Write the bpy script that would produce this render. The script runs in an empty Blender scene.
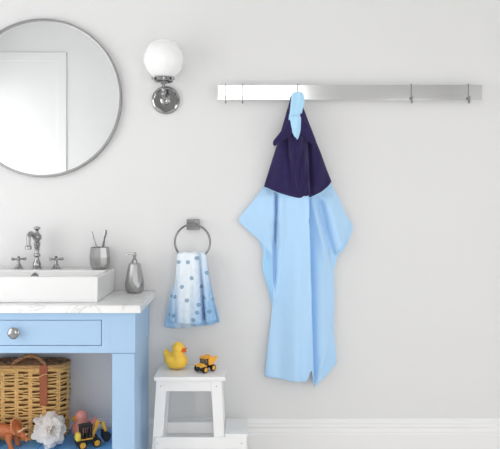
import bpy, bmesh, math, random
from math import pi, sin, cos, sqrt, radians
from mathutils import Vector, Matrix

random.seed(7)
SC = bpy.context.scene
COL = SC.collection

# ------------------------------------------------------------------ camera model
FPX, CD, CH = 608.0, 3.2, 1.32           # focal length in px, camera distance to the wall, eye height
PX, PY = 240.0, 205.0                    # vanishing point in the photograph


def S(d):
    return FPX / (CD - d)


def W(px, py, d):
    s = S(d)
    return Vector(((px - PX) / s, -d, CH + (PY - py) / s))


# ------------------------------------------------------------------ materials
def srgb(r, g, b):
    def f(c):
        c /= 255.0
        return c / 12.92 if c <= .04045 else ((c + .055) / 1.055) ** 2.4
    return (f(r), f(g), f(b), 1.0)


def mat(name, col, rough=.5, metal=0., spec=.5, noise=0., nscale=20., bump=0., bscale=200., stretch=(1, 1, 1),
        sheen=0., coat=0., trans=0., sss=0.):
    m = bpy.data.materials.new(name)
    m.use_nodes = True
    nt = m.node_tree
    p = nt.nodes['Principled BSDF']
    p.inputs['Base Color'].default_value = col
    p.inputs['Roughness'].default_value = rough
    p.inputs['Metallic'].default_value = metal
    p.inputs['Specular IOR Level'].default_value = spec
    p.inputs['Sheen Weight'].default_value = sheen
    p.inputs['Coat Weight'].default_value = coat
    p.inputs['Transmission Weight'].default_value = trans
    if sss:
        p.inputs['Subsurface Weight'].default_value = sss
        p.inputs['Subsurface Radius'].default_value = (.02, .02, .02)
        p.inputs['Subsurface Scale'].default_value = 1.0
    if noise or bump:
        tc = nt.nodes.new('ShaderNodeTexCoord')
        mp = nt.nodes.new('ShaderNodeMapping')
        mp.inputs['Scale'].default_value = stretch
        nt.links.new(tc.outputs['Object'], mp.inputs['Vector'])
    if noise:
        n = nt.nodes.new('ShaderNodeTexNoise')
        n.inputs['Scale'].default_value = nscale
        n.inputs['Detail'].default_value = 4
        nt.links.new(mp.outputs['Vector'], n.inputs['Vector'])
        mx = nt.nodes.new('ShaderNodeMix')
        mx.data_type = 'RGBA'
        mx.inputs['A'].default_value = tuple(c * (1 - noise) for c in col[:3]) + (1,)
        mx.inputs['B'].default_value = tuple(min(1, c * (1 + noise)) for c in col[:3]) + (1,)
        nt.links.new(n.outputs['Fac'], mx.inputs['Factor'])
        nt.links.new(mx.outputs['Result'], p.inputs['Base Color'])
    if bump:
        n2 = nt.nodes.new('ShaderNodeTexNoise')
        n2.inputs['Scale'].default_value = bscale
        n2.inputs['Detail'].default_value = 3
        nt.links.new(mp.outputs['Vector'], n2.inputs['Vector'])
        b = nt.nodes.new('ShaderNodeBump')
        b.inputs['Strength'].default_value = bump
        b.inputs['Distance'].default_value = .002
        nt.links.new(n2.outputs['Fac'], b.inputs['Height'])
        nt.links.new(b.outputs['Normal'], p.inputs['Normal'])
    return m


def marble():
    m = mat('white_marble', srgb(238, 238, 238), .18, coat=.2)
    nt = m.node_tree
    p = nt.nodes['Principled BSDF']
    tc = nt.nodes.new('ShaderNodeTexCoord')
    n = nt.nodes.new('ShaderNodeTexNoise')
    n.inputs['Scale'].default_value = 3.2
    n.inputs['Detail'].default_value = 8
    n.inputs['Roughness'].default_value = .6
    n.inputs['Distortion'].default_value = 1.6
    nt.links.new(tc.outputs['Object'], n.inputs['Vector'])
    r = nt.nodes.new('ShaderNodeValToRGB')
    e = r.color_ramp.elements
    e[0].position = .44
    e[0].color = srgb(240, 240, 240)
    e[1].position = .56
    e[1].color = srgb(238, 238, 238)
    k = r.color_ramp.elements.new(.50)
    k.color = srgb(214, 214, 215)
    k = r.color_ramp.elements.new(.485)
    k.color = srgb(236, 236, 236)
    k = r.color_ramp.elements.new(.515)
    k.color = srgb(236, 236, 236)
    nt.links.new(n.outputs['Fac'], r.inputs['Fac'])
    nt.links.new(r.outputs['Color'], p.inputs['Base Color'])
    return m


def towel_mat():
    """pale towel with an ombre blue dye and printed blue dots, all in the cloth's own UVs"""
    m = mat('dotted_towel', srgb(225, 238, 248), .9, spec=.15, bump=.5, bscale=420, sheen=.3)
    nt = m.node_tree
    p = nt.nodes['Principled BSDF']
    L = nt.links
    uv = nt.nodes.new('ShaderNodeUVMap')
    sx = nt.nodes.new('ShaderNodeSeparateXYZ')
    L.new(uv.outputs['UV'], sx.inputs[0])

    def math(op, a, b=None):
        n = nt.nodes.new('ShaderNodeMath')
        n.operation = op
        for i, v in enumerate((a, b)):
            if v is None:
                continue
            if isinstance(v, (int, float)):
                n.inputs[i].default_value = v
            else:
                L.new(v, n.inputs[i])
        return n.outputs[0]
    U, V = sx.outputs[0], sx.outputs[1]
    # ombre: paler in the middle of the towel, dyed towards side edges and hem
    du = math('ABSOLUTE', math('SUBTRACT', U, .36))
    a = math('MULTIPLY', du, 1.5)
    b = math('MULTIPLY', math('POWER', V, 3.0), .40)
    nz = nt.nodes.new('ShaderNodeTexNoise')
    nz.inputs['Scale'].default_value = 14
    L.new(uv.outputs['UV'], nz.inputs['Vector'])
    c = math('MULTIPLY', math('SUBTRACT', nz.outputs['Fac'], .5), .5)
    f = math('ADD', math('ADD', math('MULTIPLY', a, math('ADD', V, .35)), b), c)
    rp = nt.nodes.new('ShaderNodeValToRGB')
    rp.color_ramp.elements[0].position = .12
    rp.color_ramp.elements[0].color = srgb(236, 244, 250)
    rp.color_ramp.elements[1].position = .95
    rp.color_ramp.elements[1].color = srgb(156, 198, 236)
    L.new(f, rp.inputs['Fac'])
    dots = [(122, 82), (168, 82), (210, 62), (187, 160), (138, 204), (163, 270), (102, 256), (260, 135), (233, 205),
            (220, 290), (247, 258), (213, 328), (250, 345), (272, 325), (195, 365), (290, 270), (95, 350)]
    tot = None
    for (x, y) in dots:
        px, py = 155 + x / 4.986, 245 + y / 4.986
        v = (py - 252.) / 75.
        l, r = towel_l(py), towel_r(py)
        u = (px - l) / (r - l)
        w = (r - l)
        dx = math('MULTIPLY', math('SUBTRACT', U, u), w)
        dy = math('MULTIPLY', math('SUBTRACT', V, v), 75.)
        d2 = math('ADD', math('MULTIPLY', dx, dx), math('MULTIPLY', dy, dy))
        on = math('LESS_THAN', d2, 2.05 ** 2)
        tot = on if tot is None else math('MAXIMUM', tot, on)
    mx = nt.nodes.new('ShaderNodeMix')
    mx.data_type = 'RGBA'
    L.new(math('MULTIPLY', tot, .75), mx.inputs['Factor'])
    L.new(rp.outputs['Color'], mx.inputs['A'])
    mx.inputs['B'].default_value = srgb(108, 150, 186)
    L.new(mx.outputs['Result'], p.inputs['Base Color'])
    return m


def interp(pts):
    pts = sorted(pts)

    def f(x):
        if x <= pts[0][0]:
            return pts[0][1]
        for (a, b), (c, d) in zip(pts, pts[1:]):
            if x <= c:
                return b + (d - b) * (x - a) / (c - a)
        return pts[-1][1]
    return f


towel_l = interp([(252, 178.6), (258, 177.8), (283, 175.2), (300, 172.0), (322, 169.4), (327, 169)])
towel_r = interp([(252, 205.5), (260, 206.8), (283, 209.8), (305, 213.2), (321, 217.0), (327, 217)])
rear_l = interp([(252, 179.0), (283, 174.5), (293, 170.0), (310, 167.0), (328, 164.2)])
rear_r = interp([(252, 205.0), (283, 210.0), (305, 215.0), (321, 219.6), (328, 219.0)])

M = {}
M['wall'] = mat('pale_grey_wall_paint', srgb(224, 224, 224), .85, spec=.2, bump=.05, bscale=60, noise=.008, nscale=2)
M['trim'] = mat('white_trim_paint', srgb(236, 236, 236), .45, noise=.01, nscale=6)
M['ceiling'] = mat('white_ceiling_paint', srgb(232, 232, 232), .9)
M['floor'] = mat('pale_oak_floor', srgb(236, 233, 229), .5, noise=.10, nscale=6, stretch=(1, 14, 1))
M['chrome'] = mat('polished_chrome', (.36, .36, .36, 1), .10, 1.0, noise=.02, nscale=20)
M['steel'] = mat('brushed_steel', (.80, .80, .80, 1), .13, 1.0, noise=.02, nscale=60, stretch=(.05, 1, 1))
M['dark_steel'] = mat('dark_steel_wire', (.30, .30, .30, 1), .25, 1.0, noise=.05, nscale=40)
M['nickel'] = mat('satin_nickel', (.42, .42, .42, 1), .30, 1.0, noise=.03, nscale=40)
M['ring'] = mat('dark_brushed_metal', (.22, .22, .22, 1), .32, 1.0, noise=.03, nscale=40)
M['mirror'] = mat('mirror_glass', (.93, .94, .94, 1), .0, 1.0)
M['opal'] = mat('opal_glass', srgb(244, 244, 244), .25, coat=.4, sss=.3)
M['ceramic'] = mat('white_ceramic', srgb(232, 232, 232), .15, coat=.3)
M['blue'] = mat('light_blue_cabinet_paint', (.40, .58, .79, 1), .45, spec=.22, noise=.02, nscale=14, stretch=(1, 1, .2))
M['blue_plank'] = mat('shade_deepened_plank_blue', srgb(112, 180, 240), .45, noise=.08, nscale=12, stretch=(6, 1, 1))  # cabinet blue deepened: the shade under the vanity is put into the colour
M['marble'] = marble()
M['stool'] = mat('white_painted_wood', srgb(240, 240, 240), .45, noise=.025, nscale=9, stretch=(1, 1, .3), bump=.12, bscale=30)
M['screw'] = mat('grey_screw', (.35, .35, .35, 1), .4, 1.0)
M['glass_grey'] = mat('grey_faceted_glass', (.40, .40, .40, 1), .30, metal=.85, coat=.5)
M['brush_grey'] = mat('dark_grey_plastic', srgb(112, 112, 112), .4)
M['brush_pale'] = mat('pale_grey_plastic', srgb(168, 168, 168), .4)
M['bristle'] = mat('white_bristles', srgb(232, 232, 232), .8, bump=.4, bscale=900)
M['robe'] = mat('light_blue_microfibre', (.46, .70, .95, 1), .75, spec=.2, sheen=.5, bump=.12, bscale=600, noise=.02, nscale=30)
M['robe_lining'] = mat('pale_blue_lining', (.45, .74, .96, 1), .8, spec=.2, sheen=.3, noise=.02, nscale=40)
M['navy'] = mat('navy_velvet', srgb(44, 35, 80), .8, spec=.2, sheen=.14, noise=.22, nscale=60, bump=.3, bscale=500)
M['duck'] = mat('yellow_vinyl', srgb(250, 205, 74), .35, noise=.02, nscale=30)
M['duck_pink'] = mat('pink_vinyl', srgb(238, 158, 144), .40, noise=.03, nscale=30)
M['beak_red'] = mat('orange_red_vinyl', srgb(232, 120, 36), .4)
M['beak_orange'] = mat('orange_vinyl', srgb(226, 160, 52), .4)
M['black'] = mat('black_plastic', srgb(38, 36, 34), .45, noise=.1, nscale=60)
M['tyre'] = mat('black_rubber', srgb(30, 29, 28), .75, bump=.4, bscale=300)
M['toy_yellow'] = mat('yellow_plastic', srgb(250, 186, 66), .35, noise=.03, nscale=50)
M['toy_pale'] = mat('pale_yellow_plastic', srgb(250, 218, 84), .35, noise=.03, nscale=50)
M['window_pane'] = mat('smoked_plastic_window', srgb(120, 112, 98), .15, coat=.4)
M['dino'] = mat('orange_brown_rubber', srgb(192, 108, 60), .5, noise=.35, nscale=38, bump=.5, bscale=160)
M['dino_pale'] = mat('pale_orange_rubber', srgb(222, 160, 108), .5, noise=.2, nscale=50)
M['horn'] = mat('bone_coloured_rubber', srgb(228, 196, 150), .45, noise=.1, nscale=80)
M['pouf'] = mat('white_nylon_mesh', srgb(252, 248, 244), .8, noise=.04, nscale=60, bump=.3, bscale=700, trans=.0)
M['wicker'] = mat('golden_willow', srgb(236, 180, 112), .42, noise=.45, nscale=45, stretch=(1, 1, 3), bump=.3, bscale=200)
M['wicker_pale'] = mat('pale_willow_stakes', srgb(232, 186, 122), .5, noise=.25, nscale=45)
M['wicker_dark'] = mat('brown_willow', srgb(162, 118, 80), .6, noise=.4, nscale=50, bump=.4, bscale=200)
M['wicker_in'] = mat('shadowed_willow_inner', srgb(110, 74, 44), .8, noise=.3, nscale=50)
M['wicker_mid'] = mat('tan_willow', srgb(196, 150, 98), .55, noise=.4, nscale=60, bump=.3, bscale=200)
M['leather'] = mat('tan_leather', srgb(158, 84, 50), .45, noise=.15, nscale=40, bump=.2, bscale=260)
M['towel'] = towel_mat()


def translucent(m, col, fac):
    nt = m.node_tree
    p = nt.nodes['Principled BSDF']
    tr = nt.nodes.new('ShaderNodeBsdfTranslucent')
    tr.inputs['Color'].default_value = col
    mx = nt.nodes.new('ShaderNodeMixShader')
    mx.inputs[0].default_value = fac
    nt.links.new(p.outputs[0], mx.inputs[1])
    nt.links.new(tr.outputs[0], mx.inputs[2])
    nt.links.new(mx.outputs[0], nt.nodes['Material Output'].inputs['Surface'])


translucent(M['pouf'], srgb(255, 250, 246), .45)


# ------------------------------------------------------------------ mesh builder
class MB:
    def __init__(self):
        self.bm = bmesh.new()
        self.boxy = False

    def merge(self, other):
        me = bpy.data.meshes.new('tmp')
        other.to_mesh(me)
        other.free()
        self.bm.from_mesh(me)
        bpy.data.meshes.remove(me)

    def box(self, c, size, bevel=0., rot=None, seg=2):
        self.boxy = self.boxy or bevel > 0
        b = bmesh.new()
        bmesh.ops.create_cube(b, size=1)
        for v in b.verts:
            v.co = Vector((v.co.x * size[0], v.co.y * size[1], v.co.z * size[2]))
        if bevel:
            bmesh.ops.bevel(b, geom=list(b.edges), offset=bevel, segments=seg, affect='EDGES', profile=.5)
        mt = Matrix.Translation(Vector(c))
        if rot is not None:
            mt = mt @ rot
        bmesh.ops.transform(b, matrix=mt, verts=list(b.verts))
        self.merge(b)
        return self

    def span(self, a, b, bevel=0.):
        a, b = Vector(a), Vector(b)
        return self.box((a + b) / 2, (abs(b.x - a.x), abs(b.y - a.y), abs(b.z - a.z)), bevel)

    def hexa(self, p, bevel=0.):
        """eight corners: bottom ring of four, top ring of four"""
        b = bmesh.new()
        v = [b.verts.new(q) for q in p]
        for f in ((0, 1, 2, 3), (4, 5, 6, 7), (0, 1, 5, 4), (1, 2, 6, 5), (2, 3, 7, 6), (3, 0, 4, 7)):
            b.faces.new([v[i] for i in f])
        bmesh.ops.recalc_face_normals(b, faces=list(b.faces))
        if bevel:
            bmesh.ops.bevel(b, geom=list(b.edges), offset=bevel, segments=2, affect='EDGES', profile=.5)
            self.boxy = True
        self.merge(b)
        return self

    def rings(self, rings, close=True, cap0=True, cap1=True):
        b = self.bm
        rv = [[b.verts.new(p) for p in r] for r in rings]
        n = len(rv[0])
        for a, c in zip(rv, rv[1:]):
            for i in range(n if close else n - 1):
                j = (i + 1) % n
                b.faces.new((a[i], a[j], c[j], c[i]))
        if cap0:
            b.faces.new(rv[0][::-1])
        if cap1:
            b.faces.new(rv[-1])
        return self

    def lathe(self, prof, o=(0, 0, 0), axis=(0, 0, 1), seg=28, cap=True):
        o = Vector(o)
        q = Vector((0, 0, 1)).rotation_difference(Vector(axis).normalized())
        R = []
        for (r, z) in prof:
            r = max(r, 1e-5)
            R.append([o + q @ Vector((r * cos(2 * pi * i / seg), r * sin(2 * pi * i / seg), z)) for i in range(seg)])
        return self.rings(R, True, cap, cap)

    def tube(self, pts, rad, seg=8, closed=False, flat=1.0):
        pts = [Vector(p) for p in pts]
        n = len(pts)
        rads = rad if isinstance(rad, (list, tuple)) else [rad] * n
        tan = []
        for i in range(n):
            if closed:
                t = pts[(i + 1) % n] - pts[i - 1]
            else:
                t = pts[min(i + 1, n - 1)] - pts[max(i - 1, 0)]
            tan.append(t.normalized())
        up = Vector((0, 0, 1)) if abs(tan[0].z) < .9 else Vector((1, 0, 0))
        nrm = (up - tan[0] * up.dot(tan[0])).normalized()
        R = []
        for i in range(n):
            if i:
                nrm = (nrm - tan[i] * nrm.dot(tan[i]))
                nrm = nrm.normalized() if nrm.length > 1e-6 else tan[i].orthogonal().normalized()
            bi = tan[i].cross(nrm)
            R.append([pts[i] + nrm * (rads[i] * cos(2 * pi * k / seg)) + bi * (rads[i] * flat * sin(2 * pi * k / seg))
                      for k in range(seg)])
        if closed:
            R.append(R[0])
            b = self.bm
            rv = [[b.verts.new(p) for p in r] for r in R[:-1]]
            for i in range(n):
                a, c = rv[i], rv[(i + 1) % n]
                for k in range(seg):
                    j = (k + 1) % seg
                    b.faces.new((a[k], a[j], c[j], c[k]))
            return self
        return self.rings(R)

    def ball(self, c, r, rot=None, seg=24, rg=14):
        b = bmesh.new()
        bmesh.ops.create_uvsphere(b, u_segments=seg, v_segments=rg, radius=1)
        if isinstance(r, (int, float)):
            r = (r, r, r)
        mt = Matrix.Translation(Vector(c))
        if rot is not None:
            mt = mt @ rot
        mt = mt @ Matrix.Diagonal((r[0], r[1], r[2], 1))
        bmesh.ops.transform(b, matrix=mt, verts=list(b.verts))
        self.merge(b)
        return self

    def torus(self, c, axis, R, r, n=64, seg=10):
        c = Vector(c)
        q = Vector((0, 0, 1)).rotation_difference(Vector(axis).normalized())
        return self.tube([c + q @ Vector((R * cos(2 * pi * i / n), R * sin(2 * pi * i / n), 0)) for i in range(n)], r, seg, True)

    def prism(self, poly, y0, y1, bevel=0.):
        """polygon in the xz plane, from y0 to y1"""
        b = bmesh.new()
        lo = [b.verts.new((x, y0, z)) for x, z in poly]
        hi = [b.verts.new((x, y1, z)) for x, z in poly]
        b.faces.new(lo)
        b.faces.new(hi[::-1])
        n = len(poly)
        for i in range(n):
            b.faces.new((lo[i], lo[(i + 1) % n], hi[(i + 1) % n], hi[i]))
        bmesh.ops.recalc_face_normals(b, faces=list(b.faces))
        if bevel:
            bmesh.ops.bevel(b, geom=list(b.edges), offset=bevel, segments=2, affect='EDGES', profile=.5)
            self.boxy = True
        self.merge(b)
        return self

    def xform(self, mt):
        bmesh.ops.transform(self.bm, matrix=mt, verts=list(self.bm.verts))
        return self

    def build(self, name, material, parent=None, loc=None, local=False, angle=35, smooth=True, recalc=True):
        if recalc:
            bmesh.ops.recalc_face_normals(self.bm, faces=list(self.bm.faces))
        me = bpy.data.meshes.new(name)
        self.bm.to_mesh(me)
        self.bm.free()
        o = bpy.data.objects.new(name, me)
        COL.objects.link(o)
        if parent is not None:
            o.parent = parent
            base = world_loc(parent)
        else:
            base = Vector(loc) if loc is not None else Vector((0, 0, 0))
            o.location = base
        if not local:
            me.transform(Matrix.Translation(-base))
        if smooth:
            me.shade_smooth()
            me.set_sharp_from_angle(angle=radians(angle))
        me.materials.append(material)
        if self.boxy and smooth:
            wn = o.modifiers.new('weighted_normals', 'WEIGHTED_NORMAL')
            wn.keep_sharp = True
        return o


def world_loc(o):
    v = Vector((0, 0, 0))
    while o is not None:
        v += o.location
        o = o.parent
    return v


def thing(name, label, cat, loc, rotz=0, group=None):
    o = bpy.data.objects.new(name, None)
    o.empty_display_size = .02
    COL.objects.link(o)
    o.location = loc
    o.rotation_euler = (0, 0, rotz)
    return tag(o, label, cat, group)


def tag(o, label, cat, group=None):
    o['label'] = label
    o['category'] = cat
    if group:
        o['group'] = group
    return o


def struct(mb, name, m, **k):
    o = mb.build(name, m, **k)
    o['kind'] = 'structure'
    return o


def fuse(mb, voxel, smooth=6):
    """merge overlapping lumps into one continuous skin"""
    me = bpy.data.meshes.new('lump')
    mb.bm.to_mesh(me)
    mb.bm.free()
    o = bpy.data.objects.new('lump', me)
    COL.objects.link(o)
    r = o.modifiers.new('r', 'REMESH')
    r.mode = 'VOXEL'
    r.voxel_size = voxel
    s = o.modifiers.new('s', 'SMOOTH')
    s.iterations = smooth
    s.factor = .5
    dg = bpy.context.evaluated_depsgraph_get()
    dg.update()
    res = bpy.data.meshes.new_from_object(o.evaluated_get(dg))
    bpy.data.objects.remove(o)
    out = MB()
    out.bm.from_mesh(res)
    bpy.data.meshes.remove(res)
    return out


def smooth_path(pts, n=8, closed=False):
    """Catmull-Rom through the points (any dimension)"""
    pts = [Vector(p) for p in pts]
    m = len(pts)
    out = []
    for i in range(m if closed else m - 1):
        if closed:
            p0, p1, p2, p3 = pts[i - 1], pts[i], pts[(i + 1) % m], pts[(i + 2) % m]
        else:
            p0, p1, p2, p3 = pts[max(i - 1, 0)], pts[i], pts[i + 1], pts[min(i + 2, m - 1)]
        for k in range(n):
            t = k / n
            out.append(.5 * (2 * p1 + (p2 - p0) * t + (2 * p0 - 5 * p1 + 4 * p2 - p3) * t * t + (3 * p1 - p0 - 3 * p2 + p3) * t ** 3))
    if not closed:
        out.append(pts[-1])
    return out


# ------------------------------------------------------------------ the room
XL, XR, YF, ZC = -2.3, 2.7, -4.4, 3.1
struct(MB().span((XL, 0, 0), (XR, .12, ZC)), 'wall_back', M['wall'])
struct(MB().span((XL - .1, YF - .1, -.1), (XR + .1, .12, 0)), 'floor', M['floor'])
struct(MB().span((XL - .1, YF - .1, ZC), (XR + .1, .12, ZC + .1)), 'ceiling', M['ceiling'])


def wall_with_holes(name, axis, at, thick, u0, u1, holes):
    mb = MB()
    us = sorted(set([u0, u1] + [h[0] for h in holes] + [h[1] for h in holes]))
    for a, b in zip(us, us[1:]):
        zs = [0.]
        hs = [h for h in holes if h[0] <= a + 1e-6 and h[1] >= b - 1e-6]
        segs = [(0., ZC)] if not hs else [(0., hs[0][2]), (hs[0][3], ZC)]
        for z0, z1 in segs:
            if axis == 'x':
                mb.span((at, a, z0), (at + thick, b, z1))
            else:
                mb.span((a, at, z0), (b, at + thick, z1))
    return struct(mb, name, M['wall'])


LW = (-2.12, -.58, .25, 2.40)
FILL_RW = (-2.60, -1.40, .25, 2.00)  # unseen opening added in the right wall as fill light
FW1 = (-.45, .80, .12, 2.93)
FW2 = (1.70, 2.40, .12, 2.40)
wall_with_holes('wall_left', 'x', XL - .1, .1, YF, 0, [LW])
wall_with_holes('wall_right', 'x', XR, .1, YF, 0, [FILL_RW])
wall_with_holes('wall_front', 'y', YF - .1, .1, XL, XR, [FW1, FW2])


def frame(name, axis, at, h, w=.05, t=.06):
    mb = MB()
    a, b, z0, z1 = h
    for (u0, u1, v0, v1) in ((a, b, z0, z0 + w), (a, b, z1 - w, z1), (a, a + w, z0 + w, z1 - w), (b - w, b, z0 + w, z1 - w)):
        if axis == 'x':
            mb.span((at - t, u0, v0), (at, u1, v1))
        else:
            mb.span((u0, at - t, v0), (u1, at, v1))
    struct(mb, name, M['trim'])


frame('window_1', 'x', XL - .02, LW)
frame('added_fill_window', 'x', XR + .08, FILL_RW)  # frame around the added fill opening
frame('window_2', 'y', YF - .02, FW1)
frame('window_3', 'y', YF - .02, FW2)
# partition with a cased doorway, seen in the round mirror only
struct(MB().span((XL, -2.30, 0), (-1.00, -2.20, ZC)), 'wall_partition', M['ceiling'])
struct(MB().span((-1.605, -2.2, 0), (-1.53, -2.188, 2.59), .003).span((XL, -2.2, 2.59), (-1.53, -2.188, 2.665), .003), 'trim_1', M['trim'])
struct(MB().span((XL + .01, -2.2, 0), (-1.605, -2.196, 2.59)), 'door_1', M['trim'])

# skirting board with a moulded top
prof = [(0, 0), (.020, 0), (.020, .118), (.017, .122), (.017, .132), (.014, .137), (.011, .148), (.016, .152), (.016, .158),
        (.012, .164), (.012, .176), (.008, .181), (.006, .192), (0, .196)]
ZB = 1.32 - (418.3 - 205) / 190.2
prof = [(d, z * ZB / .196) for d, z in prof]
mb = MB()
mb.rings([[Vector((x, -d, z)) for d, z in prof] for x in (XL, XR)])
struct(mb, 'baseboard_back', M['trim'], angle=20)

# ------------------------------------------------------------------ round mirror
mc = W(42.5, 98, .02)
mr = 79.3 / S(.02)
t = thing('round_mirror', 'large round wall mirror with thin grey metal frame above the sink', 'mirror', (mc.x, -.001, mc.z - mr))
mb = MB()
mb.lathe([(mr - .0125, .004), (mr - .0125, .0245), (mr - .0105, .028), (mr - .003, .028), (mr, .025), (mr, .004), (mr - .0125, .004)],
         (mc.x, 0, mc.z), (0, -1, 0), 128, cap=False)
mb.build('frame', M['nickel'], t)
MB().lathe([(mr - .0125, .002), (mr - .0125, .018)], (mc.x, 0, mc.z), (0, -1, 0), 128).build('glass', M['mirror'], t)

# ------------------------------------------------------------------ wall sconce
bp = W(165.7, 100, .012)
gd = .10
g = W(163.2, 58.6, gd)
gx = bp.x
t = thing('wall_sconce', 'chrome wall sconce with a white opal globe shade beside the round mirror', 'wall lamp', (bp.x, -.001, bp.z))
mb = MB().lathe([(.0, .0), (.074, .0), (.074, .010), (.070, .016), (.062, .019), (.058, .016), (.030, .016), (.027, .030), (.018, .036), (0, .037)],
                (bp.x, 0, bp.z), (0, -1, 0), 48)
mb.build('backplate', M['chrome'], t)
zf = W(163, 80.5, gd).z
mb = MB()
mb.tube(smooth_path([(bp.x, -.03, bp.z), (bp.x, -.075, bp.z - .002), (bp.x, -gd, bp.z + .02), (bp.x, -gd, zf - .012)], 6), .0085, 14)
mb.ball((bp.x, -gd, bp.z + .017), .014)
mb.lathe([(.012, 0), (.014, .006), (.010, .012)], (bp.x, -gd, bp.z + .035), seg=20)
mb.build('arm', M['chrome'], t)
mb = MB().lathe([(.0, -.014), (.016, -.014), (.022, -.008), (.046, -.006), (.050, -.002), (.050, .010), (.046, .012), (.044, .006), (0, .006)],
                (bp.x, -gd, zf), seg=40)
fit = mb.build('shade_holder', M['chrome'], t)
for k in range(3):
    a = 2 * pi * k / 3 + pi / 6 + pi
    MB().lathe([(.0035, 0), (.0035, .012), (.007, .012), (.007, .018), (.001, .019)], (bp.x + .046 * cos(a), -gd + .046 * sin(a), zf + .005),
               (cos(a), sin(a), 0), 14).build('thumb_screw', M['chrome'], fit)
R = .1025
gz = zf + .012 + R * .93
mb = MB()
a0 = math.asin(.041 / R)
mb.lathe([(R * sin(a0 + (pi - a0) * i / 30), gz - zf - R * cos(a0 + (pi - a0) * i / 30)) for i in range(31)], (bp.x, -gd, zf), seg=48, cap=True)
mb.build('globe_shade', M['opal'], t)

# ------------------------------------------------------------------ steel rail with hooks
rx0, rx1 = W(217.8, 0, .045).x, W(482.3, 0, .045).x
rz1, rz0 = W(0, 84.9, .045).z, W(0, 99.8, .045).z
t = thing('wall_rail', 'long flat polished steel rail mounted high on the wall', 'rail', (rx0, -.001, rz0))
MB().span((rx0, -.045, rz0), (rx1, -.037, rz1), .0012).build('bar', M['steel'], t)
for x in (rx0 + .18, rx1 - .18):
    MB().lathe([(.014, .0), (.014, .037)], (x, 0, (rz0 + rz1) / 2), (0, -1, 0), 20).build('standoff', M['dark_steel'], t)
hooks = [(225.6, 'wire hook nearest the left end of the steel rail'), (242.4, 'second wire hook from the left end of the steel rail'),
         (297.8, 'wire hook on the steel rail holding up the hooded towel'),
         (411.4, 'empty wire hook on the steel rail, second from its right end'),
         (468.5, 'empty wire hook nearest the right end of the steel rail')]
for px, lab in hooks:
    x = W(px, 0, .047).x
    mb = MB()
    pts = [(x, -.034, rz1 - .016), (x, -.034, rz1 + .001), (x, -.036, rz1 + .003), (x, -.046, rz1 + .003), (x, -.0475, rz1 - .001), (x, -.0475, rz0 + .002)]
    mb.tube(smooth_path(pts, 4), .0022, 8)
    o = tag(thing('rail_hook', lab, 'hook', (x, -.047, rz0 - .02), group='wire hooks on the steel rail'), lab, 'hook', 'wire hooks on the steel rail')
    mb.build('wire', M['dark_steel'], o)
    up = .016 if 290 < px < 300 else .012
    mb = MB().tube(smooth_path([(x, -.0475, rz0 + .004), (x, -.0485, rz0 - .010), (x, -.056, rz0 - .018), (x, -.0635, rz0 - .010), (x, -.065, rz0 + up)], 5), .0036, 10)
    mb.ball((x, -.065, rz0 + up), .0042, seg=12, rg=8)
    mb.build('peg', M['dark_steel'], o)

# ------------------------------------------------------------------ hooded towel
D0 = .075
SB = S(D0)


def PW(px, py, d):
    """garment point: outline measured at the garment's own distance, d is depth off the wall"""
    return Vector(((px - PX) / SB, -d, CH + (PY - py) / SB))


def G(x, c, w):
    return math.exp(-((x - c) / w) ** 2)


def smooth01(x):
    x = max(0., min(1., x))
    return x * x * (3 - 2 * x)


def curve1(pts):
    f = interp(pts)
    return lambda x: (f(x - 1.5) + 2 * f(x) + f(x + 1.5)) / 4


L_f = curve1([(181, 268.5), (186, 264.8), (200, 254), (212, 244.3), (219, 238.6), (222, 239.0), (226, 243.2), (233.5, 251.5), (244, 263), (253.6, 269.3),
              (262, 271.8), (300, 273.3), (306, 273), (340, 269.0), (378, 264.8)])
L_b = curve1([(181, 270), (220, 241), (233, 253), (244, 263), (253.6, 269.3), (262, 271.8), (300, 273.3), (306, 273), (340, 271), (378, 267)])
R_f = curve1([(181, 331), (190, 336), (201, 342), (213, 347), (219, 350), (225, 354.4), (231, 354.2), (238, 351.5), (248, 346.8), (257.6, 339), (271, 335.2),
              (297, 335.8), (331, 335), (350, 337), (366, 338), (390, 338)])
Y_B = interp([(0, 378), (.28, 380.5), (.55, 381), (.585, 378), (.61, 370), (.625, 369), (.645, 376), (.67, 384), (.695, 390.5), (.73, 387), (.78, 383.5), (.84, 380), (1, 366)])
XC = lambda y: 308.3 + (y - 198) * .026
XLc = lambda y: 276.7 - (y - 195) * .022


XCUF = interp([(224, 356), (226, 351.0), (232, 349.0), (240, 345.5), (250, 340.5), (258, 336.5), (262, 337)])


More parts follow.
